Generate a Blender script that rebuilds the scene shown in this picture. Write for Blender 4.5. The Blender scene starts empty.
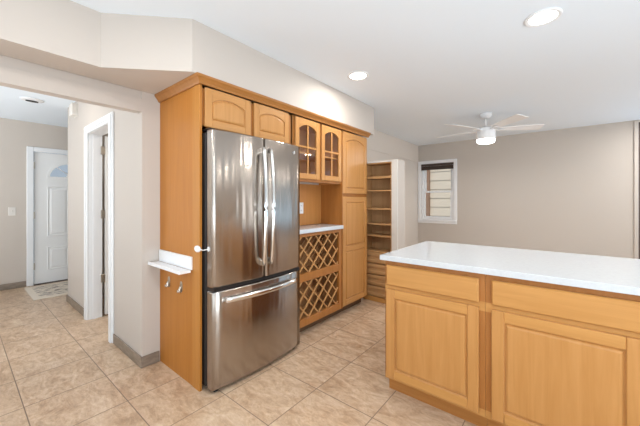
import bpy, bmesh, math, random
from mathutils import Vector, Matrix
random.seed(4)
S = bpy.context.scene
COL = S.collection

# ------------------------------------------------------------------ camera
cam_d = bpy.data.cameras.new('camera')
cam_d.sensor_width = 36.0
cam_d.lens = 298.0 / 640.0 * 36.0
cam_d.shift_y = -12.4 / 640.0
cam_d.clip_start = 0.02
cam = bpy.data.objects.new('camera', cam_d)
cam.location = (0, 0, 1.27)
cam.rotation_euler = (math.pi / 2, 0, 0.6845)
COL.objects.link(cam)
S.camera = cam

# ------------------------------------------------------------------ world, exposure, daylight
S.view_settings.view_transform = 'Standard'
S.view_settings.look = 'None'
S.view_settings.gamma = 1
S.view_settings.use_curve_mapping = False
S.view_settings.exposure = 0.06

w = bpy.data.worlds.new('sky')
S.world = w
w.use_nodes = True
wn = w.node_tree.nodes
bg = wn['Background']
bg.inputs['Color'].default_value = (0.70, 0.84, 1.0, 1)
bg.inputs['Strength'].default_value = 0.55


def area(name, loc, rot, sx, sy, power, col=(1, 1, 1), spread=math.pi):
    d = bpy.data.lights.new(name, 'AREA')
    d.shape = 'RECTANGLE'
    d.size, d.size_y = sx, sy
    d.energy = power
    d.color = col
    d.spread = spread
    o = bpy.data.objects.new(name, d)
    o.location = loc
    o.rotation_euler = rot
    COL.objects.link(o)
    return o


R90 = math.pi / 2
# daylight and added fill; most windows behind and beside the camera are guessed
UP = math.radians(66)        # tilt added to brighten the ceiling and soffit underside
SKYC = (0.76, 0.89, 1.0)
area('added_fill_kitchen', (1.2, -2.0, 0.85), (R90 + UP, 0, 0), 2.0, 1.4, 46, SKYC)  # added fill for the kitchen ceiling, from an unseen window
area('added_fill_left', (-1.6, -2.0, 0.7), (R90 + UP, 0, 0), 1.8, 1.2, 34, (0.86, 0.94, 1.0))  # fill added to brighten the soffit underside
area('added_fill_side', (2.9, -0.3, 0.85), (R90 + UP, 0, R90 - 0.45), 2.6, 1.4, 180, SKYC)  # fill added at a guessed window, turned towards the family room
area('window_daylight_family', (3.0, 4.35, 1.25), (R90 + 0.15, 0, R90), 0.34, 2.0, 9, (0.92, 0.96, 1.0))
area('added_fill_corner', (3.0, 5.75, 1.2), (R90 + UP, 0, R90), 0.6, 1.6, 22, SKYC)  # fill added to brighten the family room wall and bookcase
area('patio_daylight', (1.8, 6.50, 1.25), (R90 + UP * 0.5, 0, math.pi), 1.8, 2.2, 20, (0.42, 0.70, 1.0))
area('added_fill_hall', (-4.6, -2.0, 0.95), (R90 + UP, 0, 0), 2.2, 1.4, 88, (0.86, 0.94, 1.0))  # fill added for the hall and entry, window unseen
sun_d = bpy.data.lights.new('sun', 'SUN')
sun_d.energy = 2.6
sun_d.angle = 0.02
sun_d.color = (1.0, 0.95, 0.87)
sun = bpy.data.objects.new('sun', sun_d)
sun.rotation_euler = (math.radians(32), 0, math.radians(12))
COL.objects.link(sun)


# ------------------------------------------------------------------ materials
def mat(name, col=(0.8, 0.8, 0.8), rough=0.5, metal=0.0, spec=0.5):
    m = bpy.data.materials.new(name)
    m.use_nodes = True
    b = m.node_tree.nodes['Principled BSDF']
    b.inputs['Base Color'].default_value = (*col, 1)
    b.inputs['Roughness'].default_value = rough
    b.inputs['Metallic'].default_value = metal
    b.inputs['Specular IOR Level'].default_value = spec
    return m


def nodes_of(m):
    nt = m.node_tree
    return nt, nt.nodes, nt.links, nt.nodes['Principled BSDF']


def coord(nt, scale=(1, 1, 1), kind='Object', rot=(0, 0, 0)):
    t = nt.nodes.new('ShaderNodeTexCoord')
    mp = nt.nodes.new('ShaderNodeMapping')
    mp.inputs['Scale'].default_value = scale
    mp.inputs['Rotation'].default_value = rot
    nt.links.new(t.outputs[kind], mp.inputs['Vector'])
    return mp.outputs['Vector']


def ramp(nt, fac, stops):
    r = nt.nodes.new('ShaderNodeValToRGB')
    el = r.color_ramp.elements
    while len(el) < len(stops):
        el.new(0.5)
    for e, (p, c) in zip(el, stops):
        e.position = p
        e.color = (*c, 1)
    nt.links.new(fac, r.inputs['Fac'])
    return r.outputs['Color']


def noise(nt, vec, scale, detail=4, rough=0.55, dist=0.0):
    n = nt.nodes.new('ShaderNodeTexNoise')
    n.inputs['Scale'].default_value = scale
    n.inputs['Detail'].default_value = detail
    n.inputs['Roughness'].default_value = rough
    n.inputs['Distortion'].default_value = dist
    nt.links.new(vec, n.inputs['Vector'])
    return n.outputs['Fac']


def bump(nt, b, h, strength, dist=0.01):
    n = nt.nodes.new('ShaderNodeBump')
    n.inputs['Strength'].default_value = strength
    n.inputs['Distance'].default_value = dist
    nt.links.new(h, n.inputs['Height'])
    nt.links.new(n.outputs['Normal'], b.inputs['Normal'])


def wood(name, dark, light, grain='z', rough=0.38):
    m = mat(name, light, rough, 0, 0.35)
    nt, n, l, b = nodes_of(m)
    lo, hi = 1.1, 20.0
    sc = {'z': (hi, hi, lo), 'x': (lo, hi, hi), 'y': (hi, lo, hi)}[grain]
    v = coord(nt, sc)
    f = noise(nt, v, 1.6, 5, 0.6, 0.6)
    mid = tuple((a + c) / 2 for a, c in zip(dark, light))
    c = ramp(nt, f, [(0.25, dark), (0.5, mid), (0.75, light)])
    l.new(c, b.inputs['Base Color'])
    bump(nt, b, f, 0.04, 0.004)
    b.inputs['Coat Weight'].default_value = 0.06
    b.inputs['Coat Roughness'].default_value = 0.25
    return m


def paint(name, col, rough=0.6, amp=0.05):
    m = mat(name, col, rough, 0, 0.3)
    nt, n, l, b = nodes_of(m)
    v = coord(nt)
    f = noise(nt, v, 160, 3)
    bump(nt, b, f, amp, 0.003)
    return m


MAPLE_D, MAPLE_L = (0.456, 0.2055, 0.0544), (0.5605, 0.2746, 0.0878)
W_Z = wood('maple_vertical', MAPLE_D, MAPLE_L, 'z')
W_X = wood('maple_horizontal_x', (0.475, 0.2193, 0.0576), (0.5795, 0.2881, 0.0864), 'x')
W_Y = wood('maple_horizontal_y', (0.4655, 0.2126, 0.0605), (0.57, 0.2835, 0.0934), 'y')
W_PANEL = wood('maple_veneer_side', (0.418, 0.1531, 0.0202), (0.494, 0.1909, 0.0288), 'z', 0.5)
W_EDGE = wood('maple_edge_board', (0.4465, 0.1806, 0.0317), (0.5225, 0.2236, 0.0446), 'z', 0.5)
W_FRAME = wood('maple_face_frame', (0.3352, 0.1238, 0.0242), (0.415, 0.1651, 0.0403), 'z')
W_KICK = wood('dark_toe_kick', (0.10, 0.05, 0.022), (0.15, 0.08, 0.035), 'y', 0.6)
W_TOE = wood('maple_toe_board', (0.38, 0.1462, 0.0302), (0.494, 0.215, 0.0576), 'x', 0.5)
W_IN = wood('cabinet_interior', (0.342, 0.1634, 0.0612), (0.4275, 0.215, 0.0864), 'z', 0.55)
W_NICHE = wood('maple_niche', (0.475, 0.1978, 0.0504), (0.57, 0.258, 0.0756), 'z', 0.42)
W_CROWN = wood('maple_crown_shaded', (0.33, 0.13, 0.028), (0.42, 0.18, 0.045), 'y', 0.4)  # darkened maple: the shade on the crown is put into the colour
W_BOOK = wood('bookcase_oak', (0.42, 0.225, 0.09), (0.53, 0.30, 0.13), 'x', 0.5)
W_BOOKB = wood('bookcase_back', (0.44, 0.25, 0.11), (0.54, 0.33, 0.16), 'z', 0.55)
W_LAT = wood('lattice_maple', (0.494, 0.2494, 0.0864), (0.589, 0.3182, 0.1224), 'z', 0.45)

BEIGE = paint('wall_paint_warm_beige', (0.60, 0.53, 0.465))
TAUPE = paint('wall_paint_taupe', (0.54, 0.485, 0.43))
TAUPE_LIT = paint('wall_paint_taupe_lit', (0.70, 0.63, 0.56))  # taupe brightened to make up for light the family wall lacks
CREAM = paint('wall_paint_cream', (0.56, 0.50, 0.445))
CEIL = paint('ceiling_paint', (0.82, 0.88, 0.935), 0.7)
WHITE = paint('white_gloss_trim', (0.84, 0.84, 0.84), 0.35, 0.01)
DOORW = paint('white_door_paint', (0.86, 0.85, 0.83), 0.4, 0.01)
PLASTIC = mat('white_plastic', (0.83, 0.83, 0.82), 0.35)
PLASTIC2 = mat('cream_plastic', (0.74, 0.69, 0.63), 0.4)
BLACK = mat('black_plastic', (0.012, 0.011, 0.011), 0.4)
DARK = mat('dark_slot', (0.03, 0.03, 0.03), 0.6)
CHROME = mat('polished_steel', (0.80, 0.79, 0.77), 0.14, 1.0)
NICKEL = mat('brushed_nickel', (0.55, 0.50, 0.43), 0.32, 1.0)
GREYM = mat('fridge_dark_side', (0.022, 0.020, 0.019), 0.45, 0.0)
BROWNF = mat('dark_bronze_frame', (0.075, 0.050, 0.038), 0.4)
BLINDM = mat('dark_brown_blind', (0.07, 0.048, 0.036), 0.7)

STEEL = mat('brushed_stainless', (0.40, 0.35, 0.305), 0.22, 1.0)
nt, n, l, b = nodes_of(STEEL)
f_ = noise(nt, coord(nt, (7, 7, 0.7)), 1.0, 2, 0.4)
bump(nt, b, f_, 0.6, 0.025)
b.inputs['Anisotropic'].default_value = 0.7
b.inputs['Anisotropic Rotation'].default_value = 0.25
tg = n.new('ShaderNodeTangent')
tg.direction_type = 'RADIAL'
tg.axis = 'Z'
l.new(tg.outputs['Tangent'], b.inputs['Tangent'])

QUARTZ = mat('white_quartz', (0.82, 0.82, 0.82), 0.16)
nt, n, l, b = nodes_of(QUARTZ)
f_ = noise(nt, coord(nt), 55, 6, 0.7)
c_ = ramp(nt, f_, [(0.3, (0.57, 0.585, 0.60)), (0.5, (0.60, 0.62, 0.635)), (0.7, (0.62, 0.64, 0.655))])
l.new(c_, b.inputs['Base Color'])

# floor: square stone-look tiles on the same axes as the cabinets
TILE = mat('floor_tile', (0.5, 0.4, 0.3), 0.32)
nt, n, l, b = nodes_of(TILE)
P = 0.425
tc = n.new('ShaderNodeTexCoord')
mp = n.new('ShaderNodeMapping')
mp.inputs['Location'].default_value = (1.29 + 0.425 * 20, -1.118 + 0.425 * 20, 0)
l.new(tc.outputs['Object'], mp.inputs['Vector'])
br = n.new('ShaderNodeTexBrick')
br.offset = 0.0
br.squash = 1.0
br.inputs['Scale'].default_value = 1.0
br.inputs['Brick Width'].default_value = P
br.inputs['Row Height'].default_value = P
br.inputs['Mortar Size'].default_value = 0.003
br.inputs['Mortar Smooth'].default_value = 0.15
br.inputs['Bias'].default_value = 0.0
br.inputs['Color1'].default_value = (0, 0, 0, 1)
br.inputs['Color2'].default_value = (1, 1, 1, 1)
br.inputs['Mortar'].default_value = (0.5, 0.5, 0.5, 1)
l.new(mp.outputs['Vector'], br.inputs['Vector'])
# every tile shifts the veining
off = n.new('ShaderNodeVectorMath')
off.operation = 'SCALE'
off.inputs['Scale'].default_value = 9.0
l.new(br.outputs['Color'], off.inputs[0])
add = n.new('ShaderNodeVectorMath')
add.operation = 'ADD'
l.new(tc.outputs['Object'], add.inputs[0])
l.new(off.outputs['Vector'], add.inputs[1])
mv = n.new('ShaderNodeMapping')
mv.inputs['Rotation'].default_value = (0, 0, 0.3)
mv.inputs['Scale'].default_value = (1.0, 1.9, 1.0)
l.new(add.outputs['Vector'], mv.inputs['Vector'])
f1 = noise(nt, mv.outputs['Vector'], 6.5, 10, 0.72, 0.9)
c1 = ramp(nt, f1, [(0.30, (0.38, 0.235, 0.135)), (0.44, (0.50, 0.335, 0.212)), (0.54, (0.58, 0.412, 0.275)), (0.68, (0.67, 0.51, 0.365))])
f2 = noise(nt, mv.outputs['Vector'], 26, 6, 0.7, 0.5)
mx = n.new('ShaderNodeMix')
mx.data_type = 'RGBA'
mx.blend_type = 'OVERLAY'
mx.inputs['Factor'].default_value = 0.45
l.new(c1, mx.inputs['A'])
l.new(f2, mx.inputs['B'])
mg = n.new('ShaderNodeMix')
mg.data_type = 'RGBA'
l.new(br.outputs['Fac'], mg.inputs['Factor'])
l.new(mx.outputs['Result'], mg.inputs['A'])
mg.inputs['B'].default_value = (0.23, 0.155, 0.105, 1)
l.new(mg.outputs['Result'], b.inputs['Base Color'])
inv = n.new('ShaderNodeMath')
inv.operation = 'SUBTRACT'
inv.inputs[0].default_value = 1.0
l.new(br.outputs['Fac'], inv.inputs[1])
bump(nt, b, inv.outputs[0], 0.35, 0.003)

BASET = mat('baseboard_tile', (0.36, 0.29, 0.225), 0.45)
nt, n, l, b = nodes_of(BASET)
c_ = ramp(nt, noise(nt, coord(nt, (3, 3, 9)), 4, 5), [(0.3, (0.20, 0.15, 0.11)), (0.7, (0.31, 0.245, 0.19))])
l.new(c_, b.inputs['Base Color'])


def glass(name, tint=(1, 1, 1), gloss=0.10):
    m = bpy.data.materials.new(name)
    m.use_nodes = True
    nt = m.node_tree
    nt.nodes.clear()
    o = nt.nodes.new('ShaderNodeOutputMaterial')
    t = nt.nodes.new('ShaderNodeBsdfTransparent')
    t.inputs['Color'].default_value = (*tint, 1)
    g = nt.nodes.new('ShaderNodeBsdfGlossy')
    g.inputs['Roughness'].default_value = 0.02
    mx = nt.nodes.new('ShaderNodeMixShader')
    mx.inputs[0].default_value = gloss
    nt.links.new(t.outputs[0], mx.inputs[1])
    nt.links.new(g.outputs[0], mx.inputs[2])
    nt.links.new(mx.outputs[0], o.inputs[0])
    return m


GLASS = glass('clear_glass', gloss=0.05)
GLASS_T = glass('smoky_glass', (0.80, 0.78, 0.76))


def emit(name, col, s):
    m = mat(name, (0.8, 0.8, 0.8), 0.5)
    b = m.node_tree.nodes['Principled BSDF']
    b.inputs['Emission Color'].default_value = (*col, 1)
    b.inputs['Emission Strength'].default_value = s
    return m


LAMP = emit('lamp_diffuser', (1, 0.97, 0.92), 9.0)

MATM = mat('doormat_weave', (0.6, 0.5, 0.4), 0.95, 0, 0.1)
nt, n, l, b = nodes_of(MATM)
f_ = noise(nt, coord(nt, (26, 9, 1)), 1.0, 3, 0.5)
c_ = ramp(nt, f_, [(0.46, (0.72, 0.62, 0.51)), (0.52, (0.72, 0.62, 0.51)), (0.56, (0.30, 0.25, 0.22)), (0.8, (0.30, 0.25, 0.22))])
l.new(c_, b.inputs['Base Color'])
MATB = mat('doormat_border', (0.74, 0.64, 0.53), 0.95, 0, 0.1)

SIDING = mat('cream_siding', (0.80, 0.72, 0.60), 0.6)


# ------------------------------------------------------------------ mesh helpers
def bm_new():
    return bmesh.new()


def box(bm, x0, x1, y0, y1, z0, z1, bev=0.0, seg=1, mi=0):
    x0, x1 = min(x0, x1), max(x0, x1)
    y0, y1 = min(y0, y1), max(y0, y1)
    z0, z1 = min(z0, z1), max(z0, z1)
    r = bmesh.ops.create_cube(bm, size=1.0)
    vs = r['verts']
    for v in vs:
        v.co = Vector(((v.co.x + 0.5) * (x1 - x0) + x0, (v.co.y + 0.5) * (y1 - y0) + y0, (v.co.z + 0.5) * (z1 - z0) + z0))
    fs = set()
    for v in vs:
        fs.update(v.link_faces)
    for f in fs:
        f.material_index = mi
    if bev > 0:
        es = set()
        for v in vs:
            es.update(v.link_edges)
        bev = min(bev, 0.45 * min(x1 - x0, y1 - y0, z1 - z0))
        bmesh.ops.bevel(bm, geom=list(es), offset=bev, segments=seg, profile=0.5, affect='EDGES')
    return bm


def B(x0, x1, y0, y1, z0, z1, bev=0.0, seg=1):
    return box(bm_new(), x0, x1, y0, y1, z0, z1, bev, seg)


def loops_mesh(bm, loops, cap0=True, cap1=True, closed=True, mi=0, smooth=False):
    rings = [[bm.verts.new(p) for p in lp] for lp in loops]
    k = len(rings[0])
    rng = range(k) if closed else range(k - 1)
    for a, c in zip(rings[:-1], rings[1:]):
        for i in rng:
            j = (i + 1) % k
            f = bm.faces.new((a[i], a[j], c[j], c[i]))
            f.material_index = mi
            f.smooth = smooth
    if cap0:
        bm.faces.new(list(reversed(rings[0]))).material_index = mi
    if cap1:
        bm.faces.new(rings[-1]).material_index = mi
    return bm


def lathe(bm, prof, cx, cy, seg=32, smooth=True, mi=0):
    lp = []
    for r, z in prof:
        lp.append([Vector((cx + r * math.cos(2 * math.pi * i / seg), cy + r * math.sin(2 * math.pi * i / seg), z)) for i in range(seg)])
    return loops_mesh(bm, lp, True, True, True, mi, smooth)


def tube(bm, pts, rad, seg=10, smooth=True, flat=1.0):
    pts = [Vector(p) for p in pts]
    lp = []
    up = Vector((0, 0, 1))
    for i, p in enumerate(pts):
        t = (pts[min(i + 1, len(pts) - 1)] - pts[max(i - 1, 0)]).normalized()
        a = t.cross(up)
        if a.length < 1e-3:
            a = Vector((0, 1, 0)) - t * t.y
        a.normalize()
        c = a.cross(t)
        r = rad[i] if isinstance(rad, (list, tuple)) else rad
        lp.append([p + a * (r * math.cos(2 * math.pi * k / seg)) + c * (r * flat * math.sin(2 * math.pi * k / seg)) for k in range(seg)])
    return loops_mesh(bm, lp, True, True, True, 0, smooth)


def prism(bm, poly, axis, a0, a1, mi=0):
    """polygon (2D) extruded along an axis: 'x' -> (y,z), 'y' -> (x,z), 'z' -> (x,y)"""
    def pt(p, a):
        return {'x': (a, p[0], p[1]), 'y': (p[0], a, p[1]), 'z': (p[0], p[1], a)}[axis]
    return loops_mesh(bm, [[Vector(pt(p, a0)) for p in poly], [Vector(pt(p, a1)) for p in poly]], mi=mi)


def link(name, bm, mats, parent=None, origin=None, smooth_angle=None):
    """one mesh object; the geometry is given in world coordinates"""
    bmesh.ops.recalc_face_normals(bm, faces=bm.faces[:])
    me = bpy.data.meshes.new(name)
    if parent is not None:
        q = parent
        off = Vector((0, 0, 0))
        while q is not None:
            off += q.location
            q = q.parent
    else:
        off = Vector(origin) if origin is not None else Vector((0, 0, 0))
    for v in bm.verts:
        v.co -= off
    bm.to_mesh(me)
    bm.free()
    for m in (mats if isinstance(mats, (list, tuple)) else [mats]):
        me.materials.append(m)
    o = bpy.data.objects.new(name, me)
    COL.objects.link(o)
    if parent is not None:
        o.parent = parent
    else:
        o.location = off
    return o


def tag(o, label, cat, group=None):
    o['label'] = label
    o['category'] = cat
    if group:
        o['group'] = group
    return o


def thing(name, label, cat, loc, group=None):
    o = bpy.data.objects.new(name, None)
    o.empty_display_size = 0.1
    o.location = loc
    COL.objects.link(o)
    return tag(o, label, cat, group)


def struct(name, bm, m, parent=None):
    o = link(name, bm, m, parent)
    if parent is None:
        o['kind'] = 'structure'
    return o


def root_struct(name, loc):
    o = bpy.data.objects.new(name, None)
    o.location = loc
    COL.objects.link(o)
    o['kind'] = 'structure'
    return o


def dup(root, loc, label, group=None):
    r = root.copy()
    COL.objects.link(r)
    r.location = loc
    r['label'] = label
    if group:
        r['group'] = group
    for ch in list(root.children):
        c = ch.copy()
        COL.objects.link(c)
        c.parent = r
        for g in list(ch.children):
            d = g.copy()
            COL.objects.link(d)
            d.parent = c
    return r


def mapper(kind, base):
    """(u, v, w): across the front, up, outwards"""
    if kind == '+x':
        return lambda u, v, w: Vector((base + w, u, v))
    return lambda u, v, w: Vector((u, base - w, v))      # front looks towards -y


def mbox(bm, M, u0, u1, v0, v1, w0, w1, bev=0.0, mi=0):
    a, c = M(u0, v0, w0), M(u1, v1, w1)
    return box(bm, a.x, c.x, a.y, c.y, a.z, c.z, bev, 1, mi)


# ------------------------------------------------------------------ the room
ZC = 2.44
XW = -2.48
struct('floor', B(-6.35, 3.3, -2.3, 6.45, -0.1, 0.0), TILE)
struct('ceiling', B(-6.35, 3.3, -2.3, 6.45, ZC, ZC + 0.1), CEIL)
# kitchen wall behind the cabinets; its left end faces the hall
bm = B(XW - 0.12, XW, 0.90, 3.345, 0, ZC)
struct('wall_kitchen', bm, CREAM)
# hall wall with the doorway
bm = bm_new()
box(bm, -3.11, XW - 0.12, 0.90, 1.02, 0, ZC)
box(bm, -4.84, -3.93, 0.90, 1.02, 0, ZC)
box(bm, -3.93, -3.11, 0.90, 1.02, 2.0, ZC)
struct('wall_hall', bm, CREAM)
struct('wall_hall_end', B(-4.84, -4.72, 1.02, 3.2, 0, ZC), CREAM)
# room behind the hall door
struct('wall_bedroom', B(-4.72, -2.6, 3.0, 3.1, 0, ZC), CREAM)
# entry wall with the front door
bm = bm_new()
box(bm, -6.27, -6.15, -2.2, 0.735, 0, ZC)
box(bm, -6.27, -6.15, 1.685, 3.2, 0, ZC)
box(bm, -6.27, -6.15, 0.735, 1.685, 2.02, ZC)
struct('wall_entry', bm, BEIGE)
struct('wall_entry_end', B(-6.15, -4.84, 3.1, 3.2, 0, ZC), BEIGE)
# dropped beam over the opening
bm = bm_new()
box(bm, -2.56, XW - 0.012, -2.2, 0.90, 2.04, ZC)
box(bm, -2.56, XW, -2.2, 0.90, 1.945, 2.04)
struct('trim_1', bm, CREAM)
# soffit over the cabinets, angled where it gets shallower
bm = bm_new()
prism(bm, [(XW, -2.2), (-2.23, -2.2), (-2.23, 0.575), (-1.85, 0.967), (-1.85, 3.345), (XW, 3.345)], 'z', 2.10, ZC)
struct('trim_2', bm, CREAM)
# furred-out wall behind the shallow wine cabinets
struct('wall_niche', B(XW, -2.19, 1.935, 2.69, 0, 2.03), CREAM)
# family room: wall with a header over a shallow recess
bm = bm_new()
box(bm, -2.60, -2.41, 3.345, 6.27, 0, ZC)
box(bm, -2.41, -2.40, 3.345, 6.27, 2.09, ZC)
struct('wall_family', bm, TAUPE_LIT)
# far wall with the small window and the dark patio door at its right end
WX0, WX1, WZ0, WZ1 = -2.335, -1.685, 0.875, 2.035
DX0, DX1, DZ1 = 0.845, 2.75, 2.405
bm = bm_new()
box(bm, -2.76, WX0, 6.27, 6.39, 0, ZC)
box(bm, WX1, DX0, 6.27, 6.39, 0, ZC)
box(bm, WX0, WX1, 6.27, 6.39, 0, WZ0)
box(bm, WX0, WX1, 6.27, 6.39, WZ1, ZC)
box(bm, DX1, 3.2, 6.27, 6.39, 0, ZC)
box(bm, DX0, DX1, 6.27, 6.39, DZ1, ZC)
struct('wall_far', bm, TAUPE)
# walls beside and behind the camera, with window openings
bm = bm_new()
box(bm, 3.1, 3.2, -2.1, 6.27, 0, 0.6)
box(bm, 3.1, 3.2, -2.1, 6.27, 2.2, ZC)
for a, c in ((-2.1, -1.4), (1.6, 4.1), (4.6, 5.45), (6.05, 6.27)):
    box(bm, 3.1, 3.2, a, c, 0.6, 2.2)
struct('wall_right', bm, BEIGE)
bm = bm_new()
box(bm, -6.27, 3.2, -2.2, -2.1, 0, 0.7)
box(bm, -6.27, 3.2, -2.2, -2.1, 2.2, ZC)
for a, c in ((-6.27, -5.7), (-3.5, -2.5), (-0.7, 0.2), (2.2, 3.2)):
    box(bm, a, c, -2.2, -2.1, 0.7, 2.2)
struct('wall_back', bm, BEIGE)

# baseboards
bm = bm_new()
box(bm, -3.10, XW + 0.012, 0.888, 0.90, 0, 0.085, 0.003)
box(bm, XW, XW + 0.012, 0.90, 1.022, 0, 0.085, 0.003)
struct('baseboard_kitchen', bm, BASET)
struct('baseboard_hall', B(-4.852, -3.99, 0.888, 0.90, 0, 0.085, 0.003), BASET)
struct('baseboard_entry', B(-6.15, -6.138, -2.1, 0.665, 0, 0.085, 0.003), BASET)
struct('baseboard_family', B(-1.9, 0.79, 6.258, 6.27, 0, 0.085, 0.003), WHITE)


# ---- front door
def fan_poly(cy, z0, ry, rz, n=20):
    return [(cy + ry * math.cos(math.pi * i / n), z0 + rz * math.sin(math.pi * i / n)) for i in range(n + 1)]


d1 = root_struct('door_1', (-6.15, 1.21, 0))
bm = bm_new()
box(bm, -6.15, -6.13, 0.67, 0.745, 0, 2.075, 0.005)
box(bm, -6.15, -6.13, 1.675, 1.75, 0, 2.075, 0.005)
box(bm, -6.15, -6.13, 0.745, 1.675, 2.005, 2.075, 0.005)
link('door_casing', bm, WHITE, d1)
DY0, DY1, DXF = 0.757, 1.663, -6.165
cyF = (DY0 + DY1) / 2
bm = bm_new()
# leaf with the fan-shaped opening: lower slab, then the top in two halves around the arch
z0f, ryf, rzf = 1.635, 0.30, 0.24
box(bm, DXF - 0.045, DXF, DY0, DY1, 0.012, z0f)
arc = fan_poly(cyF, z0f, ryf, rzf)
prism(bm, [(DY1, z0f)] + [(DY1, 2.003), (cyF, 2.003)] + list(reversed(arc[:11])), 'x', DXF - 0.045, DXF)
prism(bm, [(DY0, z0f)] + list(reversed(arc[10:])) + [(cyF, 2.003), (DY0, 2.003)], 'x', DXF - 0.045, DXF)
leaf = link('door_leaf', bm, DOORW, d1)
MX = mapper('+x', DXF)


def rect_loop(M, u0, u1, v0, v1, ins, w):
    return [M(u0 + ins, v0 + ins, w), M(u1 - ins, v0 + ins, w), M(u1 - ins, v1 - ins, w), M(u0 + ins, v1 - ins, w)]


for (a, c) in ((0.90, 1.165), (1.255, 1.52)):
    for (z0, z1) in ((0.20, 0.55), (0.72, 1.49)):
        bm = bm_new()
        loops_mesh(bm, [rect_loop(MX, a, c, z0, z1, 0, 0.0), rect_loop(MX, a, c, z0, z1, 0.008, 0.008), rect_loop(MX, a, c, z0, z1, 0.022, 0.002),
                        rect_loop(MX, a, c, z0, z1, 0.032, 0.002), rect_loop(MX, a, c, z0, z1, 0.052, 0.008)])
        link('panel', bm, DOORW, leaf)
bm = bm_new()
prism(bm, arc, 'x', DXF - 0.028, DXF - 0.022)
link('fan_glass', bm, GLASS, leaf)
bm = bm_new()
ring_o = [Vector((DXF + 0.012, p[0], p[1])) for p in fan_poly(cyF, z0f, ryf + 0.012, rzf + 0.012)]
ring_i = [Vector((DXF + 0.012, p[0], p[1])) for p in fan_poly(cyF, z0f, ryf - 0.02, rzf - 0.02)]
ro2 = [p - Vector((0.03, 0, 0)) for p in ring_o]
ri2 = [p - Vector((0.03, 0, 0)) for p in ring_i]
for a, c in ((ring_o, ring_i), (ro2, ring_o), (ring_i, ri2)):
    va = [bm.verts.new(p) for p in a]
    vb = [bm.verts.new(p) for p in c]
    for i in range(len(va) - 1):
        bm.faces.new((va[i], va[i + 1], vb[i + 1], vb[i]))
box(bm, DXF - 0.015, DXF + 0.012, cyF - ryf - 0.012, cyF + ryf + 0.012, z0f - 0.02, z0f + 0.008)
for ang in (45, 90, 135):
    t = math.radians(ang)
    tube(bm, [(DXF - 0.01, cyF + 0.08 * math.cos(t), z0f + 0.07 * math.sin(t)), (DXF - 0.01, cyF + ryf * math.cos(t), z0f + rzf * math.sin(t))], 0.007, 6)
hub = fan_poly(cyF, z0f, 0.085, 0.07, 12)
prism(bm, hub, 'x', DXF - 0.016, DXF - 0.004)
link('fan_grille', bm, DOORW, leaf)
for z in (0.28, 1.05, 1.80):
    link('hinge', B(-6.166, -6.148, 0.742, 0.762, z - 0.05, z + 0.05, 0.003), NICKEL, d1)
bm = bm_new()
lathe(bm, [(0.012, 0), (0.012, 0.03), (0.028, 0.04), (0.032, 0.055), (0.02, 0.07)], 0, 0, 16)
for v in bm.verts:
    v.co = Vector((DXF + v.co.z, 1.60 + v.co.x, 0.95 + v.co.y))
link('door_knob', bm, NICKEL, leaf)
link('threshold', B(-6.26, -6.12, 0.745, 1.675, 0.0, 0.011), BROWNF, d1)

# ---- hall door, standing open into the room behind
d2 = root_struct('door_2', (-3.525, 0.9, 0))
bm = bm_new()
CZ = 2.005
for (a, c) in ((-3.185, -3.105), (-3.995, -3.91)):
    box(bm, a, c, 0.88, 0.90, 0, CZ + 0.06, 0.006)
box(bm, -3.91, -3.185, 0.88, 0.90, CZ - 0.025, CZ + 0.06, 0.006)
for (a, c) in ((-3.195, -3.10), (-3.995, -3.91)):
    box(bm, a + 0.02, c - 0.02, 0.872, 0.88, 0, CZ, 0.003)
box(bm, -3.975, -3.12, 0.872, 0.88, CZ + 0.0, CZ + 0.04, 0.003)
link('door_casing', bm, WHITE, d2)
bm = bm_new()
box(bm, -3.93, -3.91, 0.90, 1.02, 0, 2.0)
box(bm, -3.13, -3.11, 0.90, 1.02, 0, 2.0)
box(bm, -3.91, -3.13, 0.90, 1.02, 1.98, 2.0)
box(bm, -3.91, -3.898, 0.935, 0.975, 0, 1.98)
link('door_jamb', bm, WHITE, d2)
leaf2 = link('door_leaf', B(-3.945, -3.91, 1.047, 1.80, 0.012, 1.98, 0.002), DOORW, d2)
for z in (0.42, 1.12, 1.82):
    link('hinge', B(-3.914, -3.900, 1.006, 1.046, z - 0.045, z + 0.045, 0.003), NICKEL, d2)

d = bpy.data.lights.new('bedroom_fill', 'AREA')  # added fill that brightens the open door; no lamp seen here
d.shape = 'DISK'
d.size = 0.3
d.energy = 14
d.color = (1, 0.97, 0.93)
o = bpy.data.objects.new('bedroom_fill', d)
o.location = (-3.2, 1.9, ZC - 0.02)
COL.objects.link(o)

# ---- far window (double hung) with a dark blind rolled up at its head
w1 = root_struct('window_1', ((WX0 + WX1) / 2, 6.27, WZ0))
bm = bm_new()
CW = 0.065
box(bm, WX0 - CW, WX0, 6.252, 6.27, WZ0 - 0.03, WZ1 + CW, 0.004)
box(bm, WX1, WX1 + CW, 6.252, 6.27, WZ0 - 0.03, WZ1 + CW, 0.004)
box(bm, WX0, WX1, 6.252, 6.27, WZ1, WZ1 + CW, 0.004)
box(bm, WX0 - CW, WX1 + CW, 6.235, 6.27, WZ0 - 0.03, WZ0 - 0.0, 0.004)
box(bm, WX0 - CW, WX1 + CW, 6.252, 6.27, WZ0 - 0.075, WZ0 - 0.03, 0.004)
link('window_casing', bm, WHITE, w1)
bm = bm_new()
box(bm, WX0, WX0 + 0.035, 6.28, 6.385, WZ0, WZ1)
box(bm, WX1 - 0.035, WX1, 6.28, 6.385, WZ0, WZ1)
box(bm, WX0 + 0.035, WX1 - 0.035, 6.28, 6.385, WZ1 - 0.03, WZ1)
box(bm, WX0 + 0.035, WX1 - 0.035, 6.28, 6.385, WZ0, WZ0 + 0.03)
link('window_frame', bm, WHITE, w1)
zm = (WZ0 + WZ1) / 2


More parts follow.
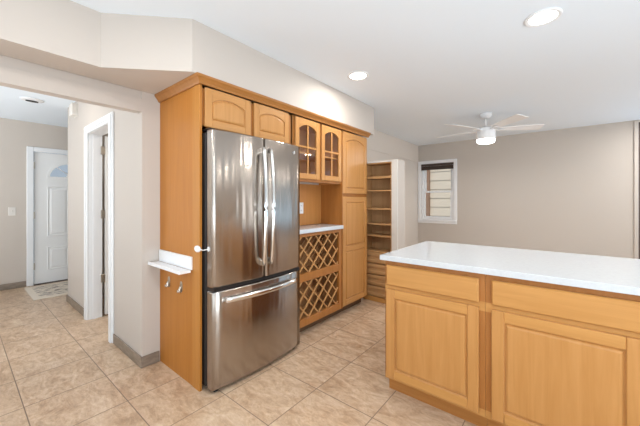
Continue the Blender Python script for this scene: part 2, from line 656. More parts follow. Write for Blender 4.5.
def sash(name, y0, za, zb):
    bm = bm_new()
    a, c = WX0 + 0.035, WX1 - 0.035
    f = 0.04
    box(bm, a, a + f, y0, y0 + 0.035, za, zb, 0.003)
    box(bm, c - f, c, y0, y0 + 0.035, za, zb, 0.003)
    box(bm, a + f, c - f, y0, y0 + 0.035, za, za + f, 0.003)
    box(bm, a + f, c - f, y0, y0 + 0.035, zb - f, zb, 0.003)
    s = link(name, bm, WHITE, w1)
    link('pane', B(a + f, c - f, y0 + 0.014, y0 + 0.020, za + f, zb - f), GLASS, s)


sash('lower_sash', 6.30, WZ0 + 0.03, zm + 0.02)
sash('upper_sash', 6.34, zm - 0.02, WZ1 - 0.03)
t = thing('roller_blind', 'dark brown blind rolled up at the top of the small white window', 'blind', ((WX0 + WX1) / 2, 6.262, WZ1))
bm = bm_new()
box(bm, WX0 + 0.004, WX1 - 0.004, 6.236, 6.279, WZ1 - 0.045, WZ1 - 0.002, 0.006)
link('headrail', bm, BROWNF, t)
bm = bm_new()
for k in range(6):
    box(bm, WX0 + 0.008, WX1 - 0.008, 6.240, 6.277, WZ1 - 0.062 - k * 0.013, WZ1 - 0.051 - k * 0.013, 0.003)
link('folded_fabric', bm, BLINDM, t)

# ---- dark framed patio door at the right end of the far wall
w2 = root_struct('window_2', ((DX0 + DX1) / 2, 6.27, 0))
link('window_casing', B(DX0 - 0.045, DX0, 6.25, 6.27, 0, DZ1 + 0.025, 0.004), CREAM, w2)
bm = bm_new()
box(bm, DX0, DX0 + 0.06, 6.262, 6.36, 0, DZ1, 0.004)
box(bm, DX1 - 0.06, DX1, 6.262, 6.36, 0, DZ1, 0.004)
box(bm, DX0 + 0.06, DX1 - 0.06, 6.262, 6.36, DZ1 - 0.06, DZ1, 0.004)
box(bm, DX0 + 0.06, DX1 - 0.06, 6.262, 6.36, 0, 0.08, 0.004)
box(bm, 1.77, 1.83, 6.27, 6.35, 0.08, DZ1 - 0.06, 0.004)
fr = link('window_frame', bm, BROWNF, w2)
link('pane', B(DX0 + 0.06, 1.77, 6.305, 6.313, 0.08, DZ1 - 0.06), GLASS_T, fr)
link('pane', B(1.83, DX1 - 0.06, 6.305, 6.313, 0.08, DZ1 - 0.06), GLASS_T, fr)

# ---- the neighbour's house outside the window
t = thing('neighbour_house', 'cream lap-sided house wall seen through the small window', 'house', (-2.6, 8.3, -0.1))
bm = bm_new()
for k in range(14):
    z = -0.1 + k * 0.24
    prism(bm, [(8.30, z), (8.285, z), (8.30, z + 0.24)], 'x', -6.5, 2.2)
box(bm, -6.5, 2.2, 8.30, 8.5, -0.1, 3.26)
link('siding', bm, SIDING, t)
link('corner_board', B(-3.06, -2.84, 8.20, 8.298, -0.1, 3.26), mat('brown_post', (0.33, 0.19, 0.12), 0.7), t)

# ------------------------------------------------------------------ cabinet doors
def arch_line(u0, u1, v, rise, n=14):
    """points from right to left; crown of the arch at height v"""
    out = []
    for i in range(n + 1):
        s = 1 - 2 * i / n
        out.append((u0 + (u1 - u0) * (1 - i / n), v - rise * s * s))
    return out


def cab_door(parent, M, u0, u1, v0, v1, wz, wr, stile=0.055, arch=0.0, panels=None, glass_pane=False, name='door', th=0.019, label=None, mid=None):
    """frame-and-panel door: stiles and rails in the door mesh, raised panels (or glass) as its sub-parts"""
    bm = bm_new()
    mbox(bm, M, u0, u0 + stile, v0, v1, 0.001, th, 0.003, 0)
    mbox(bm, M, u1 - stile, u1, v0, v1, 0.001, th, 0.003, 0)
    a, c = u0 + stile, u1 - stile
    mbox(bm, M, a, c, v0, v0 + stile, 0.001, th - 0.0005, 0.003, 1)
    top = v1 - stile
    if arch > 0:
        al = arch_line(a, c, top, arch)
        lo = [M(u, v, 0.001) for u, v in [(a, v1), (c, v1)] + al]
        hi = [M(u, v, th - 0.0005) for u, v in [(a, v1), (c, v1)] + al]
        # quads strip so that the concave rail stays clean
        n = len(al)
        for w_ in (0.001, th - 0.0005):
            vt = [bm.verts.new(M(p[0], v1, w_)) for p in al]
            vb = [bm.verts.new(M(p[0], p[1], w_)) for p in al]
            for i in range(n - 1):
                bm.faces.new((vt[i], vt[i + 1], vb[i + 1], vb[i])).material_index = 1
        for edge in ('t', 'b'):
            va = [bm.verts.new(M(p[0], v1 if edge == 't' else p[1], 0.001)) for p in al]
            vb = [bm.verts.new(M(p[0], v1 if edge == 't' else p[1], th - 0.0005)) for p in al]
            for i in range(n - 1):
                bm.faces.new((va[i], va[i + 1], vb[i + 1], vb[i])).material_index = 1
    else:
        mbox(bm, M, a, c, top, v1, 0.001, th - 0.0005, 0.003, 1)
    spans = [(v0 + stile, top)]
    if mid:
        mbox(bm, M, a, c, mid - stile / 2, mid + stile / 2, 0.001, th - 0.0005, 0.003, 1)
        spans = [(v0 + stile, mid - stile / 2), (mid + stile / 2, top)]
    d = link(name, bm, [wz, wr], parent)
    for si, (p0, p1) in enumerate(spans):
        if glass_pane:
            bm = bm_new()
            al = arch_line(a, c, p1, arch)
            poly = [(a, p0), (c, p0)] + al
            loops_mesh(bm, [[M(u, v, 0.006) for u, v in poly], [M(u, v, 0.009) for u, v in poly]])
            link('glass_pane', bm, GLASS, d)
            bm = bm_new()
            mm = (a + c) / 2
            mw = 0.009
            mbox(bm, M, mm - mw, mm + mw, p0, p1, 0.0095, th - 0.003, 0.002)
            vm = p0 + (p1 - p0) * 0.54
            mbox(bm, M, a, c, vm - mw, vm + mw, 0.0095, th - 0.0035, 0.002)
            link('muntin', bm, wz, d)
        else:
            use_arch = arch if si == len(spans) - 1 else 0.0

            def lp(ins, w_):
                if use_arch > 0:
                    al = arch_line(a + ins, c - ins, p1 - ins, use_arch)
                else:
                    al = arch_line(a + ins, c - ins, p1 - ins, 0.0)
                return [M(u, v, w_) for u, v in [(a + ins, p0 + ins), (c - ins, p0 + ins)] + al]
            bm = bm_new()
            loops_mesh(bm, [lp(0.0, 0.002), lp(0.0, 0.0105), lp(0.007, 0.0085), lp(0.011, 0.0145), lp(0.020, 0.0185), lp(0.024, 0.0185)])
            link('panel', bm, wz, d)
    return d


def slab_front(parent, M, u0, u1, v0, v1, m, name='drawer_front', th=0.02):
    bm = bm_new()
    loops_mesh(bm, [rect_loop(M, u0, u1, v0, v1, 0, 0.001), rect_loop(M, u0, u1, v0, v1, 0, th - 0.007), rect_loop(M, u0, u1, v0, v1, 0.007, th)])
    return link(name, bm, m, parent)


# ------------------------------------------------------------------ fridge wall cabinets
XF = -1.889          # face-frame plane, door faces stand at -1.87
MF = mapper('+x', XF)

# tall surround beside and over the fridge
t = thing('fridge_cabinet', 'maple cabinet with tall side panel and two arched doors above the steel fridge', 'cabinet', (-2.17, 1.045, 0))
sp = link('side_panel', B(XW, -1.872, 1.030, 1.045, 0, 2.045), W_PANEL, t)
link('edge_board', B(-1.962, -1.869, 1.0255, 1.030, 0, 2.045, 0.0015), W_EDGE, sp)
bm = bm_new()
box(bm, XW, XF, 1.045, 1.90, 1.76, 1.778)
box(bm, XW, XF, 1.045, 1.90, 2.03, 2.045)
box(bm, XW, XW + 0.012, 1.045, 1.90, 1.778, 2.03)
box(bm, XW, XF, 1.900, 1.918, 0, 2.045)
link('carcass', bm, W_FRAME, t)
bm = bm_new()
for (a, c) in ((1.045, 1.085), (1.435, 1.495), (1.845, 1.934)):
    box(bm, XF - 0.001, XF + 0.0, a, c, 1.76, 2.045)
box(bm, XF - 0.018, XF - 0.001, 1.045, 1.934, 1.76, 2.045)
link('face_frame', bm, W_FRAME, t)
cab_door(t, MF, 1.068, 1.448, 1.772, 2.038, W_Z, W_Y, 0.052, 0.035)
cab_door(t, MF, 1.481, 1.860, 1.772, 2.038, W_Z, W_Y, 0.052, 0.035)

# glass-door wall cabinet over the niche
Y0, Y1 = 1.936, 2.676
t = thing('glass_cabinet', 'maple wall cabinet with two arched glass doors over the wine rack counter', 'cabinet', (-2.04, (Y0 + Y1) / 2, 1.45))
bm = bm_new()
box(bm, -2.19, XF - 0.02, Y0, Y0 + 0.018, 1.45, 2.045)
box(bm, -2.19, XF - 0.02, Y1 - 0.018, Y1, 1.45, 2.045)
box(bm, -2.19, XF - 0.02, Y0 + 0.018, Y1 - 0.018, 1.47, 1.488)
box(bm, -2.19, XF - 0.02, Y0 + 0.018, Y1 - 0.018, 2.027, 2.045)
box(bm, -2.19, -2.18, Y0 + 0.018, Y1 - 0.018, 1.488, 2.027)
link('carcass', bm, W_NICHE, t)
bm = bm_new()
box(bm, XF - 0.02, XF, Y0, Y0 + 0.04, 1.45, 2.045)
box(bm, XF - 0.02, XF, Y1 - 0.04, Y1, 1.45, 2.045)
box(bm, XF - 0.02, XF, 2.28, 2.335, 1.49, 2.01)
box(bm, XF - 0.02, XF, Y0 + 0.04, Y1 - 0.04, 1.45, 1.49)
box(bm, XF - 0.02, XF, Y0 + 0.04, Y1 - 0.04, 2.01, 2.045)
link('face_frame', bm, W_FRAME, t)
for z in (1.715,):
    link('shelf', B(-2.178, XF - 0.03, Y0 + 0.02, Y1 - 0.02, z, z + 0.018, 0.002), W_Y, t)
cab_door(t, MF, 1.944, 2.291, 1.474, 2.035, W_Z, W_Y, 0.052, 0.04, glass_pane=True)
cab_door(t, MF, 2.322, 2.664, 1.474, 2.035, W_Z, W_Y, 0.052, 0.04, glass_pane=True)

# wine rack base cabinet and its niche panelling
t = thing('wine_rack_cabinet', 'maple base cabinet with two diagonal lattice wine racks beside the fridge', 'cabinet', (-2.03, (Y0 + Y1) / 2, 0))
bm = bm_new()
box(bm, -2.19, XF - 0.02, Y0, Y0 + 0.018, 0.10, 0.96)
box(bm, -2.19, XF - 0.02, Y1 - 0.018, Y1, 0.10, 0.96)
box(bm, -2.19, XF - 0.02, Y0 + 0.018, Y1 - 0.018, 0.10, 0.118)
box(bm, -2.19, XF - 0.02, Y0 + 0.018, Y1 - 0.018, 0.53, 0.548)
box(bm, -2.19, XF - 0.02, Y0 + 0.018, Y1 - 0.018, 0.942, 0.96)
box(bm, -2.19, -2.18, Y0 + 0.018, Y1 - 0.018, 0.118, 0.942)
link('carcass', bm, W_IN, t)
bm = bm_new()
box(bm, XF - 0.02, XF + 0.012, Y0, Y0 + 0.045, 0.09, 0.963, 0.002)
box(bm, XF - 0.02, XF + 0.012, Y1 - 0.052, Y1, 0.09, 0.963, 0.002)
for (a, c) in ((0.09, 0.158), (0.510, 0.585), (0.928, 0.963)):
    box(bm, XF - 0.02, XF + 0.0118, Y0 + 0.045, Y1 - 0.052, a, c, 0.002)
link('face_frame', bm, W_FRAME, t)


def lattice(z0, z1, back=0.0):
    bm = bm_new()
    a, c = Y0 + 0.045, Y1 - 0.052
    pitch = 0.150
    for sgn in (1, -1):
        xc = (XF - 0.006 if sgn > 0 else XF - 0.017) - back
        k = -20
        while k < 40:
            base = a + 0.02 + k * pitch
            k += 1
            # line y = base + sgn * (z - z0)
            pts = []
            za, zb = z0, z1
            ya, yb = base, base + sgn * (z1 - z0)
            # clip to [a, c]
            def cl(yv):
                return z0 + (yv - base) * sgn
            lo, hi = min(ya, yb), max(ya, yb)
            if hi <= a + 0.01 or lo >= c - 0.01:
                continue
            y_s, y_e = max(lo, a), min(hi, c)
            zs, ze = cl(y_s), cl(y_e)
            p, q = Vector((xc, y_s, zs)), Vector((xc, y_e, ze))
            if (q - p).length < 0.03:
                continue
            dr = (q - p).normalized()
            nn = Vector((0, -dr.z, dr.y)) * 0.0065
            ww = Vector((0.0055, 0, 0))
            loops_mesh(bm, [[p - nn - ww, p + nn - ww, p + nn + ww, p - nn + ww], [q - nn - ww, q + nn - ww, q + nn + ww, q - nn + ww]])
    return bm


link('lattice', lattice(0.585, 0.928), W_LAT, t)
link('lattice', lattice(0.158, 0.510), W_LAT, t)
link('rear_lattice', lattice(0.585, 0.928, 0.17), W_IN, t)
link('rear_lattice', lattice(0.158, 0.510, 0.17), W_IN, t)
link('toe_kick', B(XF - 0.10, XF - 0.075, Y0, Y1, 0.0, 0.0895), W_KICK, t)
link('back_panel', B(-2.189, -2.170, Y0, Y1, 1.005, 1.449), W_NICHE, t)

bm = B(-2.170, -1.852, Y0, Y1, 0.964, 1.003, 0.003)
o = link('quartz_counter', bm, QUARTZ, None, (-2.0, (Y0 + Y1) / 2, 0.964))
tag(o, 'short white quartz counter on top of the wine rack beside the fridge', 'countertop')

t = thing('wall_outlet', 'white electrical outlet on the wood niche back above the wine rack', 'outlet', (-2.170, 2.335, 1.19))
yo = 2.335
link('cover_plate', B(-2.170, -2.165, yo - 0.037, yo + 0.037, 1.13, 1.25, 0.002), PLASTIC, t)
for z in (1.165, 1.215):
    s = link('socket', B(-2.165, -2.1625, yo - 0.017, yo + 0.017, z - 0.015, z + 0.015, 0.002), PLASTIC, t)
    for dy in (-0.006, 0.006):
        link('slot', B(-2.1626, -2.162, yo + dy - 0.0015, yo + dy + 0.0015, z - 0.006, z + 0.006), DARK, s)

# pantry
t = thing('pantry_cabinet', 'tall maple pantry cabinet with arched upper door, right of the wine rack', 'cabinet', (-2.18, 2.95, 0))
YP0, YP1 = 2.677, 3.225
link('carcass', B(XW, XF - 0.02, YP0, YP1, 0.09, 2.045), W_FRAME, t)
link('face_frame', B(XF - 0.02, XF, YP0, YP1, 0.09, 2.045), W_FRAME, t)
link('side_stile', B(XF, XF + 0.018, YP0, YP0 + 0.006, 0.09, 2.045), W_FRAME, t)
cab_door(t, MF, 2.692, 3.205, 1.350, 2.032, W_Z, W_Y, 0.058, 0.045, name='upper_door')
cab_door(t, MF, 2.692, 3.205, 0.105, 1.312, W_Z, W_Y, 0.058, 0.0, name='lower_door', mid=0.73)
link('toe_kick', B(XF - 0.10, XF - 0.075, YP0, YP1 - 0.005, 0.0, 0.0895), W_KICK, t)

# crown moulding wrapping the tops
t = thing('crown_moulding', 'maple crown moulding along the cabinet tops under the beige soffit', 'moulding', (-2.17, 2.1, 2.045))
prof = [(0.0, 2.0455), (0.012, 2.0455), (0.018, 2.058), (0.032, 2.076), (0.040, 2.084), (0.044, 2.0985), (0.0, 2.0985)]

def run(p0, p1, n0, m0, m1):
    bm = bm_new()
    l0 = [Vector((p0[0] + m0[0] * d, p0[1] + m0[1] * d, z)) for d, z in prof]
    l1 = [Vector((p1[0] + m1[0] * d, p1[1] + m1[1] * d, z)) for d, z in prof]
    return loops_mesh(bm, [l0, l1])


link('side_run', run((XW + 0.002, 1.030), (-1.869, 1.030), None, (0, -1), (1, -1)), W_CROWN, t)
link('front_run', run((-1.869, 1.030), (-1.869, 3.225), None, (1, -1), (1, 0)), W_CROWN, t)

# ------------------------------------------------------------------ refrigerator
FY0, FY1 = 1.052, 1.885
FX = -1.765
t = thing('refrigerator', 'stainless steel french-door refrigerator with bottom freezer drawer', 'refrigerator', (-2.1, (FY0 + FY1) / 2, 0))
link('case', B(-2.46, -1.845, FY0 + 0.004, FY1 - 0.004, 0.03, 1.725, 0.004), GREYM, t)
fyc = (FY0 + FY1) / 2


def front_x(y):
    s = (y - fyc) / ((FY1 - FY0) / 2)
    return FX + 0.034 * (1 - abs(s) ** 2.2)


def curved(bm, y0, y1, z0, z1, xb, r=0.010, n=14):
    ys = [y0 + (y1 - y0) * i / n for i in range(n + 1)]

    def outline(ins_v, ins_x):
        pts = [(xb, y0 + 0.0 + ins_v * 0.3)]
        for y in ys:
            yy = min(max(y, y0 + ins_v), y1 - ins_v)
            x = front_x(yy) - ins_x
            # rounded vertical corners
            e = min(y - y0, y1 - y)
            pts.append((x, yy))
        pts.append((xb, y1 - ins_v * 0.3))
        return pts
    rows = [(0, r, r), (r * 0.3, r * 0.3, r * 0.3), (r, 0, 0)]
    loops = []
    for dz, iv, ix in rows:
        loops.append([Vector((x, y, z0 + dz)) for x, y in outline(iv, ix)])
    for dz, iv, ix in reversed(rows):
        loops.append([Vector((x, y, z1 - dz)) for x, y in outline(iv, ix)])
    loops_mesh(bm, loops)
    for f in bm.faces:
        f.smooth = False
    return bm


def smooth_front(o):
    me = o.data
    for p in me.polygons:
        p.use_smooth = p.normal.x > 0.5
    return o


XB = -1.818
link('gasket', B(-1.845, XB, FY0 + 0.010, FY1 - 0.010, 0.05, 1.72), BLACK, t)
GAP = 0.0025
dl = smooth_front(link('left_door', curved(bm_new(), FY0, fyc - GAP, 0.698, 1.738, XB), STEEL, t))
dr = smooth_front(link('right_door', curved(bm_new(), fyc + GAP, FY1, 0.698, 1.738, XB), STEEL, t))
fz = smooth_front(link('freezer_drawer', curved(bm_new(), FY0, FY1, 0.026, 0.672, XB), STEEL, t))
link('door_gap', B(XB, front_x(fyc) - 0.03, FY0 + 0.01, FY1 - 0.01, 0.672, 0.698), BLACK, t)
link('toe_grille', B(-1.86, -1.79, FY0 + 0.02, FY1 - 0.02, 0.008, 0.025, 0.003), BLACK, t)
for y in (FY0 + 0.05, FY1 - 0.05):
    bm = bm_new()
    lathe(bm, [(0.016, 0.0), (0.018, 0.004), (0.012, 0.012)], -1.80, y, 16)
    link('foot', bm, BLACK, t)
for y in (FY0 + 0.03, FY1 - 0.03):
    link('hinge_cover', B(-1.90, -1.80, y - 0.022, y + 0.022, 1.7385, 1.752, 0.005), BLACK, t)


def bowed_handle(pa, pb, out, n=22, rad=0.0145, bow=0.028):
    pts = []
    pa, pb, out = Vector(pa), Vector(pb), Vector(out)
    for i in range(n + 1):
        s = i / n
        pts.append(pa.lerp(pb, s) + out * (0.030 + bow * (1 - (2 * s - 1) ** 2)))
    bm = bm_new()
    tube(bm, pts, rad, 12)
    return bm


for (o_, y) in ((dl, fyc - 0.036), (dr, fyc + 0.036)):
    xs = front_x(y)
    bm = bowed_handle((xs, y, 0.80), (xs, y, 1.655), (1, 0, 0))
    h = link('handle', bm, CHROME, o_)
    for z in (0.815, 1.640):
        link('handle_mount', B(xs - 0.003, xs + 0.036, y - 0.013, y + 0.013, z - 0.022, z + 0.022, 0.006, 2), CHROME, o_)
bm = bm_new()
yb_, zb_ = 1.80, 1.70
lathe(bm, [(0.016, 0.0), (0.016, 0.002), (0.0135, 0.003), (0.0125, 0.002), (0.002, 0.002)], 0, 0, 24)
slope_ = (front_x(yb_ + 0.01) - front_x(yb_ - 0.01)) / 0.02
for v in bm.verts:
    a_, b_, c_ = v.co.x, v.co.y, v.co.z
    v.co = Vector((front_x(yb_) + c_ + 0.0005 + slope_ * a_, yb_ + a_, 1.672 + b_))
link('badge', bm, CHROME, dr)
# freezer handle: follows the curve of the drawer
pts = []
hy0, hy1 = FY0 + 0.085, FY1 - 0.085
for i in range(23):
    s = i / 22
    y = hy0 + (hy1 - hy0) * s
    pts.append((front_x(y) + 0.030 + 0.022 * (1 - (2 * s - 1) ** 2), y, 0.610))
bm = bm_new()
tube(bm, pts, 0.013, 12, True, 1.45)
link('handle', bm, CHROME, fz)
for y in (hy0 + 0.014, hy1 - 0.014):
    link('handle_mount', B(front_x(y) - 0.004, front_x(y) + 0.034, y - 0.020, y + 0.020, 0.597, 0.623, 0.006, 2), CHROME, fz)

# child lock between panel edge and fridge door
t = thing('appliance_lock', 'small white oval appliance lock on the wood panel edge by the fridge', 'lock', (-1.90, 1.025, 0.95))


def pad(cx, cy, cz, ax, rx, rz, d):
    bm = bm_new()
    lp = []
    for s, k in ((0, 1.0), (0.6, 1.0), (1.0, 0.7)):
        ring = []
        for i in range(20):
            a = 2 * math.pi * i / 20
            p = (rx * k * math.cos(a), rz * k * math.sin(a))
            ring.append(Vector((cx + p[0], cy - d * s, cz + p[1])))
        lp.append(ring)
    return loops_mesh(bm, lp, smooth=False)


link('panel_pad', pad(-1.888, 1.0255, 0.948, 'y', 0.036, 0.022, 0.012), PLASTIC, t)
link('strap', B(-1.851, -1.822, 1.019, 1.0225, 0.944, 0.950, 0.001), PLASTIC, t)
link('door_pad', pad(-1.800, 1.0515, 0.952, 'y', 0.013, 0.016, 0.006), PLASTIC, t)
bm = bm_new()
tube(bm, [(-1.823, 1.023, 0.945), (-1.812, 1.032, 0.948), (-1.804, 1.046, 0.95)], 0.003, 6)
link('link', bm, PLASTIC, t)

# ledge shelf and hooks on the side panel
t = thing('picture_ledge', 'white picture ledge mounted on the wood side panel of the fridge cabinet', 'shelf', (-2.24, 1.030, 0.79))
XL0, XL1 = XW + 0.012, -1.964
link('back_plate', B(XL0, XL1, 1.016, 1.0295, 0.795, 0.885, 0.002), WHITE, t)
link('shelf_board', B(XL0, XL1, 0.947, 1.016, 0.779, 0.795, 0.002), WHITE, t)
link('front_lip', B(XL0, XL1, 0.935, 0.947, 0.779, 0.803, 0.002), WHITE, t)


def hook(x, z, label):
    t = thing('adhesive_hook', label, 'hook', (x, 1.030, z), 'hooks under the white ledge')
    bm = bm_new()
    pts = [(0, 0)]
    ring = []
    for s, k in ((0.0, 1.0), (0.8, 1.0), (1.0, 0.8)):
        ring.append([Vector((x + 0.017 * k * math.copysign(abs(math.cos(a)) ** 0.7, math.cos(a)), 1.0295 - 0.005 * s, z + 0.040 * k * math.copysign(abs(math.sin(a)) ** 0.8, math.sin(a)))) for a in [2 * math.pi * i / 24 for i in range(24)]])
    loops_mesh(bm, ring)
    link('back_plate', bm, NICKEL, t)
    bm = bm_new()
    tube(bm, [(x, 1.0245, z + 0.010), (x, 1.019, z - 0.004), (x, 1.015, z - 0.024), (x, 1.010, z - 0.034), (x, 1.004, z - 0.030), (x, 1.003, z - 0.018)], [0.006, 0.008, 0.009, 0.009, 0.008, 0.006], 10)
    link('prong', bm, NICKEL, t)
    return t


hook(-2.318, 0.655, 'small metal hook under the white ledge, the one nearer the hall')
hook(-2.125, 0.650, 'small metal hook under the white ledge, the one nearer the fridge')

# ------------------------------------------------------------------ island
YI = 1.809
MI = mapper('-y', YI)
IX0 = -0.915


def island_unit(label, x0, x1, fronts):
    t = thing('island_cabinet', label, 'cabinet', ((x0 + x1) / 2, 2.1, 0))
    link('carcass', B(x0, x1, YI + 0.02, 2.58, 0.10, 0.878), W_FRAME, t)
    bm = bm_new()
    box(bm, x0, x1, YI, YI + 0.02, 0.835, 0.878, 0, 1, 0)
    box(bm, x0, x1, YI - 0.001, YI + 0.02, 0.672, 0.722, 0, 1, 1)
    box(bm, x0, x1, YI - 0.001, YI + 0.02, 0.10, 0.14, 0, 1, 1)
    cuts = [x0] + [v for f in fronts for v in (f[0] + 0.015, f[1] - 0.015)] + [x1]
    for i in range(0, len(cuts), 2):
        for (za, zb) in ((0.14, 0.672), (0.722, 0.835)):
            box(bm, cuts[i], cuts[i + 1], YI, YI + 0.02, za, zb)
    link('face_frame', bm, [W_FRAME, W_X], t)
    for (a, c) in fronts:
        slab_front(t, MI, a, c, 0.718, 0.848, W_X)
        cab_door(t, MI, a, c, 0.118, 0.694, W_Z, W_X, 0.056)
    link('toe_kick', B(x0 + 0.0, x1, 1.866, 1.884, 0.0, 0.10), W_TOE, t)
    return t


island_unit('maple island base cabinet at the island left end, one drawer over one door', IX0, -0.3255, [(-0.901, -0.355)])
island_unit('maple island base cabinet right of the other, its door cut by the frame edge', -0.3245, 0.95, [(-0.294, 0.262), (0.33, 0.90)])
o = link('island_countertop', B(-0.940, 1.0, 1.774, 2.655, 0.879, 0.912, 0.003, 2), QUARTZ, None, (0.03, 2.2, 0.879))
tag(o, 'long white quartz island countertop over the maple base cabinets', 'countertop')

# ------------------------------------------------------------------ bookcase at the end of the pantry
t = thing('bookcase', 'wooden bookcase with white surround and lower drawers, beyond the pantry', 'bookcase', (-1.77, 3.45, 0))
BX0, BX1, BY0, BY1, BZ = -2.02, -1.615, 3.352, 3.57, 1.745
bm = bm_new()
box(bm, BX0, BX0 + 0.018, BY0 + 0.002, BY1 - 0.01, 0.0, BZ)
box(bm, BX1 - 0.012, BX1, BY0 + 0.002, BY1 - 0.01, 0.0, BZ)
box(bm, BX0 + 0.018, BX1 - 0.012, BY0 + 0.002, BY1 - 0.01, BZ - 0.012, BZ)
link('carcass', bm, W_BOOK, t)
link('back_panel', B(BX0, BX1, BY1 - 0.01, BY1, 0, BZ), W_BOOKB, t)
for z, h in ((1.545, 0.032), (1.385, 0.018), (1.155, 0.022), (0.965, 0.018), (0.815, 0.022), (0.615, 0.02)):
    link('shelf', B(BX0 + 0.018, BX1 - 0.012, BY0, BY1 - 0.01, z, z + h, 0.002), W_BOOK, t)
zz = [0.058, 0.195, 0.335, 0.475, 0.615]
for a, c in zip(zz[:-1], zz[1:]):
    bm = bm_new()
    MB_ = mapper('-y', BY0 + 0.01)
    loops_mesh(bm, [rect_loop(MB_, BX0 + 0.02, BX1 - 0.014, a + 0.004, c - 0.004, 0, -0.2), rect_loop(MB_, BX0 + 0.02, BX1 - 0.014, a + 0.004, c - 0.004, 0, 0.006),
                    rect_loop(MB_, BX0 + 0.02, BX1 - 0.014, a + 0.004, c - 0.004, 0.012, 0.018), rect_loop(MB_, BX0 + 0.02, BX1 - 0.014, a + 0.004, c - 0.004, 0.040, 0.018), rect_loop(MB_, BX0 + 0.02, BX1 - 0.014, a + 0.004, c - 0.004, 0.048, 0.010)])
    link('drawer', bm, W_BOOK, t)
link('plinth', B(BX0 + 0.018, BX1 - 0.012, BY0 - 0.008, BY0 + 0.012, 0, 0.058, 0.003), W_X, t)
bm = bm_new()
box(bm, BX1, BX1 + 0.075, BY0, BY0 + 0.02, 0, BZ + 0.022, 0.002)
box(bm, BX0, BX1, BY0, BY0 + 0.02, BZ + 0.001, BZ + 0.022, 0.002)
link('white_face_trim', bm, mat('off_white_trim', (0.66, 0.63, 0.58), 0.5), t)
bm = bm_new()
box(bm, BX1 + 0.001, BX1 + 0.074, BY0 + 0.02, BY1, 0, BZ + 0.021)
box(bm, BX0, BX1 + 0.001, BY0 + 0.02, BY1, BZ + 0.001, BZ + 0.021)
link('enclosure', bm, TAUPE, t)

# ------------------------------------------------------------------ lamps and small things
def recessed(x, y, label, on=True, lens=LAMP, group=None):
    t = thing('ceiling_light', label, 'ceiling light', (x, y, ZC), group)
    bm = bm_new()
    lathe_r = [(0.098, ZC - 0.0005), (0.100, ZC - 0.005), (0.092, ZC - 0.010), (0.076, ZC - 0.007), (0.074, ZC - 0.0005)]
    lp = [[Vector((x + r * math.cos(2 * math.pi * i / 36), y + r * math.sin(2 * math.pi * i / 36), z)) for i in range(36)] for r, z in lathe_r]
    loops_mesh(bm, lp, False, False)
    link('trim_ring', bm, WHITE, t)
    bm = bm_new()
    lathe(bm, [(0.074, ZC - 0.001), (0.074, ZC - 0.005), (0.05, ZC - 0.0065), (0.004, ZC - 0.007)], x, y, 36)
    link('diffuser', bm, lens, t)
    if on:
        d = bpy.data.lights.new('lamp_glow', 'AREA')
        d.shape = 'DISK'
        d.size = 0.14
        d.energy = 8
        d.color = (1, 0.97, 0.93)
        o = bpy.data.objects.new('lamp_glow', d)
        o.location = (0, 0, -0.02)
        COL.objects.link(o)
        o.parent = t
    return t


recessed(-0.10, 2.37, 'lit recessed ceiling light above the island, the larger in view')
recessed(-1.487, 2.385, 'lit recessed ceiling light near the soffit, above the pantry side')
# unseen ceiling lamps; the two over the family room are added as fill
for i, (x, y) in enumerate(((-0.1, 0.3), (-1.3, 0.3), (1.3, 2.37), (1.3, 0.3), (1.6, 4.6), (1.2, 5.6))):
    d = bpy.data.lights.new('unseen_lamp', 'AREA')
    d.shape = 'DISK'
    d.size = 0.16
    d.energy = 7 if y < 3 else 13
    d.color = (1, 0.97, 0.93)
    o = bpy.data.objects.new('unseen_lamp', d)
    o.location = (x, y, ZC - 0.02)
    COL.objects.link(o)

# hall light, switched off, with a dark slotted baffle
t = thing('ceiling_light', 'unlit recessed ceiling light with a dark slot in the hall', 'ceiling light', (-4.77, 0.565, ZC))
x, y = -4.77, 0.565
bm = bm_new()
lathe(bm, [(0.102, ZC - 0.0005), (0.104, ZC - 0.006), (0.088, ZC - 0.012), (0.060, ZC - 0.014), (0.010, ZC - 0.015)], x, y, 36)
link('trim_ring', bm, WHITE, t)
bm = bm_new()
poly = [(x + 0.026 * math.cos(2 * math.pi * i / 24), y + 0.055 * math.sin(2 * math.pi * i / 24)) for i in range(24)]
prism(bm, poly, 'z', ZC - 0.024, ZC - 0.0155)
link('lamp_slot', bm, DARK, t)
# the hall's other lamp, hidden behind the dropped beam
d = bpy.data.lights.new('hall_lamp', 'AREA')
d.shape = 'DISK'
d.size = 0.16
d.energy = 2.5
d.color = (1, 0.93, 0.84)
o = bpy.data.objects.new('hall_lamp', d)
o.location = (-3.75, 0.45, ZC - 0.02)
COL.objects.link(o)

# ceiling fan
FCX, FCY = -0.81, 4.53
t = thing('ceiling_fan', 'white five-blade ceiling fan with a lit bowl light in the family room', 'ceiling fan', (FCX, FCY, ZC))
bm = bm_new()
lathe(bm, [(0.074, ZC - 0.0005), (0.074, ZC - 0.018), (0.066, ZC - 0.045), (0.045, ZC - 0.062), (0.020, ZC - 0.068)], FCX, FCY, 32)
link('canopy', bm, WHITE, t)
bm = bm_new()
lathe(bm, [(0.013, ZC - 0.068), (0.013, 2.262)], FCX, FCY, 16)
link('downrod', bm, WHITE, t)
bm = bm_new()
lathe(bm, [(0.03, 2.262), (0.075, 2.252), (0.104, 2.235), (0.116, 2.20), (0.118, 2.15), (0.118, 2.100), (0.112, 2.090)], FCX, FCY, 36)
link('motor_housing', bm, WHITE, t)
bm = bm_new()
lathe(bm, [(0.111, 2.0895), (0.111, 2.075), (0.102, 2.054), (0.07, 2.042), (0.01, 2.038)], FCX, FCY, 36)
link('light_bowl', bm, LAMP, t)
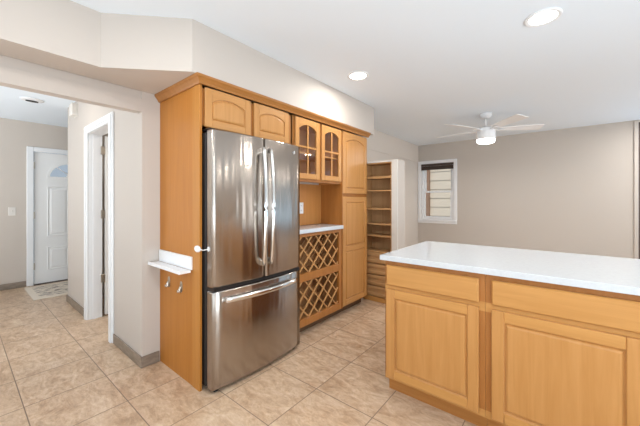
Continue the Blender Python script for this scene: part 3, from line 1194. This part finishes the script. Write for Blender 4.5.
for ang in (-46, 26, 98, 170, 242):
    a = math.radians(ang)
    ca, sa = math.cos(a), math.sin(a)

    def fp(r, s, z):
        return Vector((FCX + ca * r - sa * s, FCY + sa * r + ca * s, z))
    lp = []
    N = 16
    for zoff in (0.0, 0.007):
        ring = []
        prof2 = [(0.16, -0.042), (0.30, -0.052), (0.50, -0.064), (0.655, -0.070), (0.664, -0.062), (0.666, 0.0), (0.664, 0.062), (0.655, 0.070), (0.50, 0.064), (0.30, 0.052), (0.16, 0.042)]
        for r, s in prof2:
            ring.append(fp(r, s, 2.225 + zoff - s * 0.24))
        lp.append(ring)
    bm = bm_new()
    loops_mesh(bm, lp)
    bl = link('blade', bm, WHITE, t)
    bm = bm_new()
    loops_mesh(bm, [[fp(r, s, z) for r, s in ((0.10, -0.02), (0.22, -0.03), (0.22, 0.03), (0.10, 0.02))] for z in (2.208, 2.216)])
    link('blade_iron', bm, WHITE, bl)
d = bpy.data.lights.new('fan_lamp', 'AREA')
d.shape = 'DISK'
d.size = 0.2
d.energy = 14
d.color = (1, 0.97, 0.93)
o = bpy.data.objects.new('fan_lamp', d)
o.location = (0, 0, 2.02 - ZC)
COL.objects.link(o)
o.parent = t

# light switch on the entry wall
t = thing('light_switch', 'white light switch plate on the entry wall left of the front door', 'light switch', (-6.15, 0.52, 1.12))
link('switch_plate', B(-6.15, -6.144, 0.482, 0.558, 1.055, 1.175, 0.002), PLASTIC2, t)
link('toggle', B(-6.144, -6.134, 0.513, 0.527, 1.10, 1.128, 0.002), PLASTIC2, t)

# chime box on the hall wall
t = thing('door_chime', 'small white chime box high on the hall wall by the door casing', 'chime', (-4.43, 0.9, 2.3))
link('housing', B(-4.49, -4.36, 0.845, 0.8995, 2.255, 2.40, 0.012, 2), PLASTIC2, t)
link('base_plate', B(-4.50, -4.35, 0.892, 0.8998, 2.245, 2.405, 0.003), PLASTIC2, t)

# doormat
t = thing('doormat', 'cream doormat with faded dark print in front of the white front door', 'doormat', (-5.6, 1.2, 0))
bm = bm_new()
mx0, mx1, my0, my1 = -6.02, -5.20, 0.63, 1.75
box(bm, mx0, mx1, my0, my1, 0.0005, 0.009, 0.003)
link('border', bm, MATB, t)
link('printed_field', B(mx0 + 0.07, mx1 - 0.09, my0 + 0.07, my1 - 0.07, 0.009, 0.0105), MATM, t)
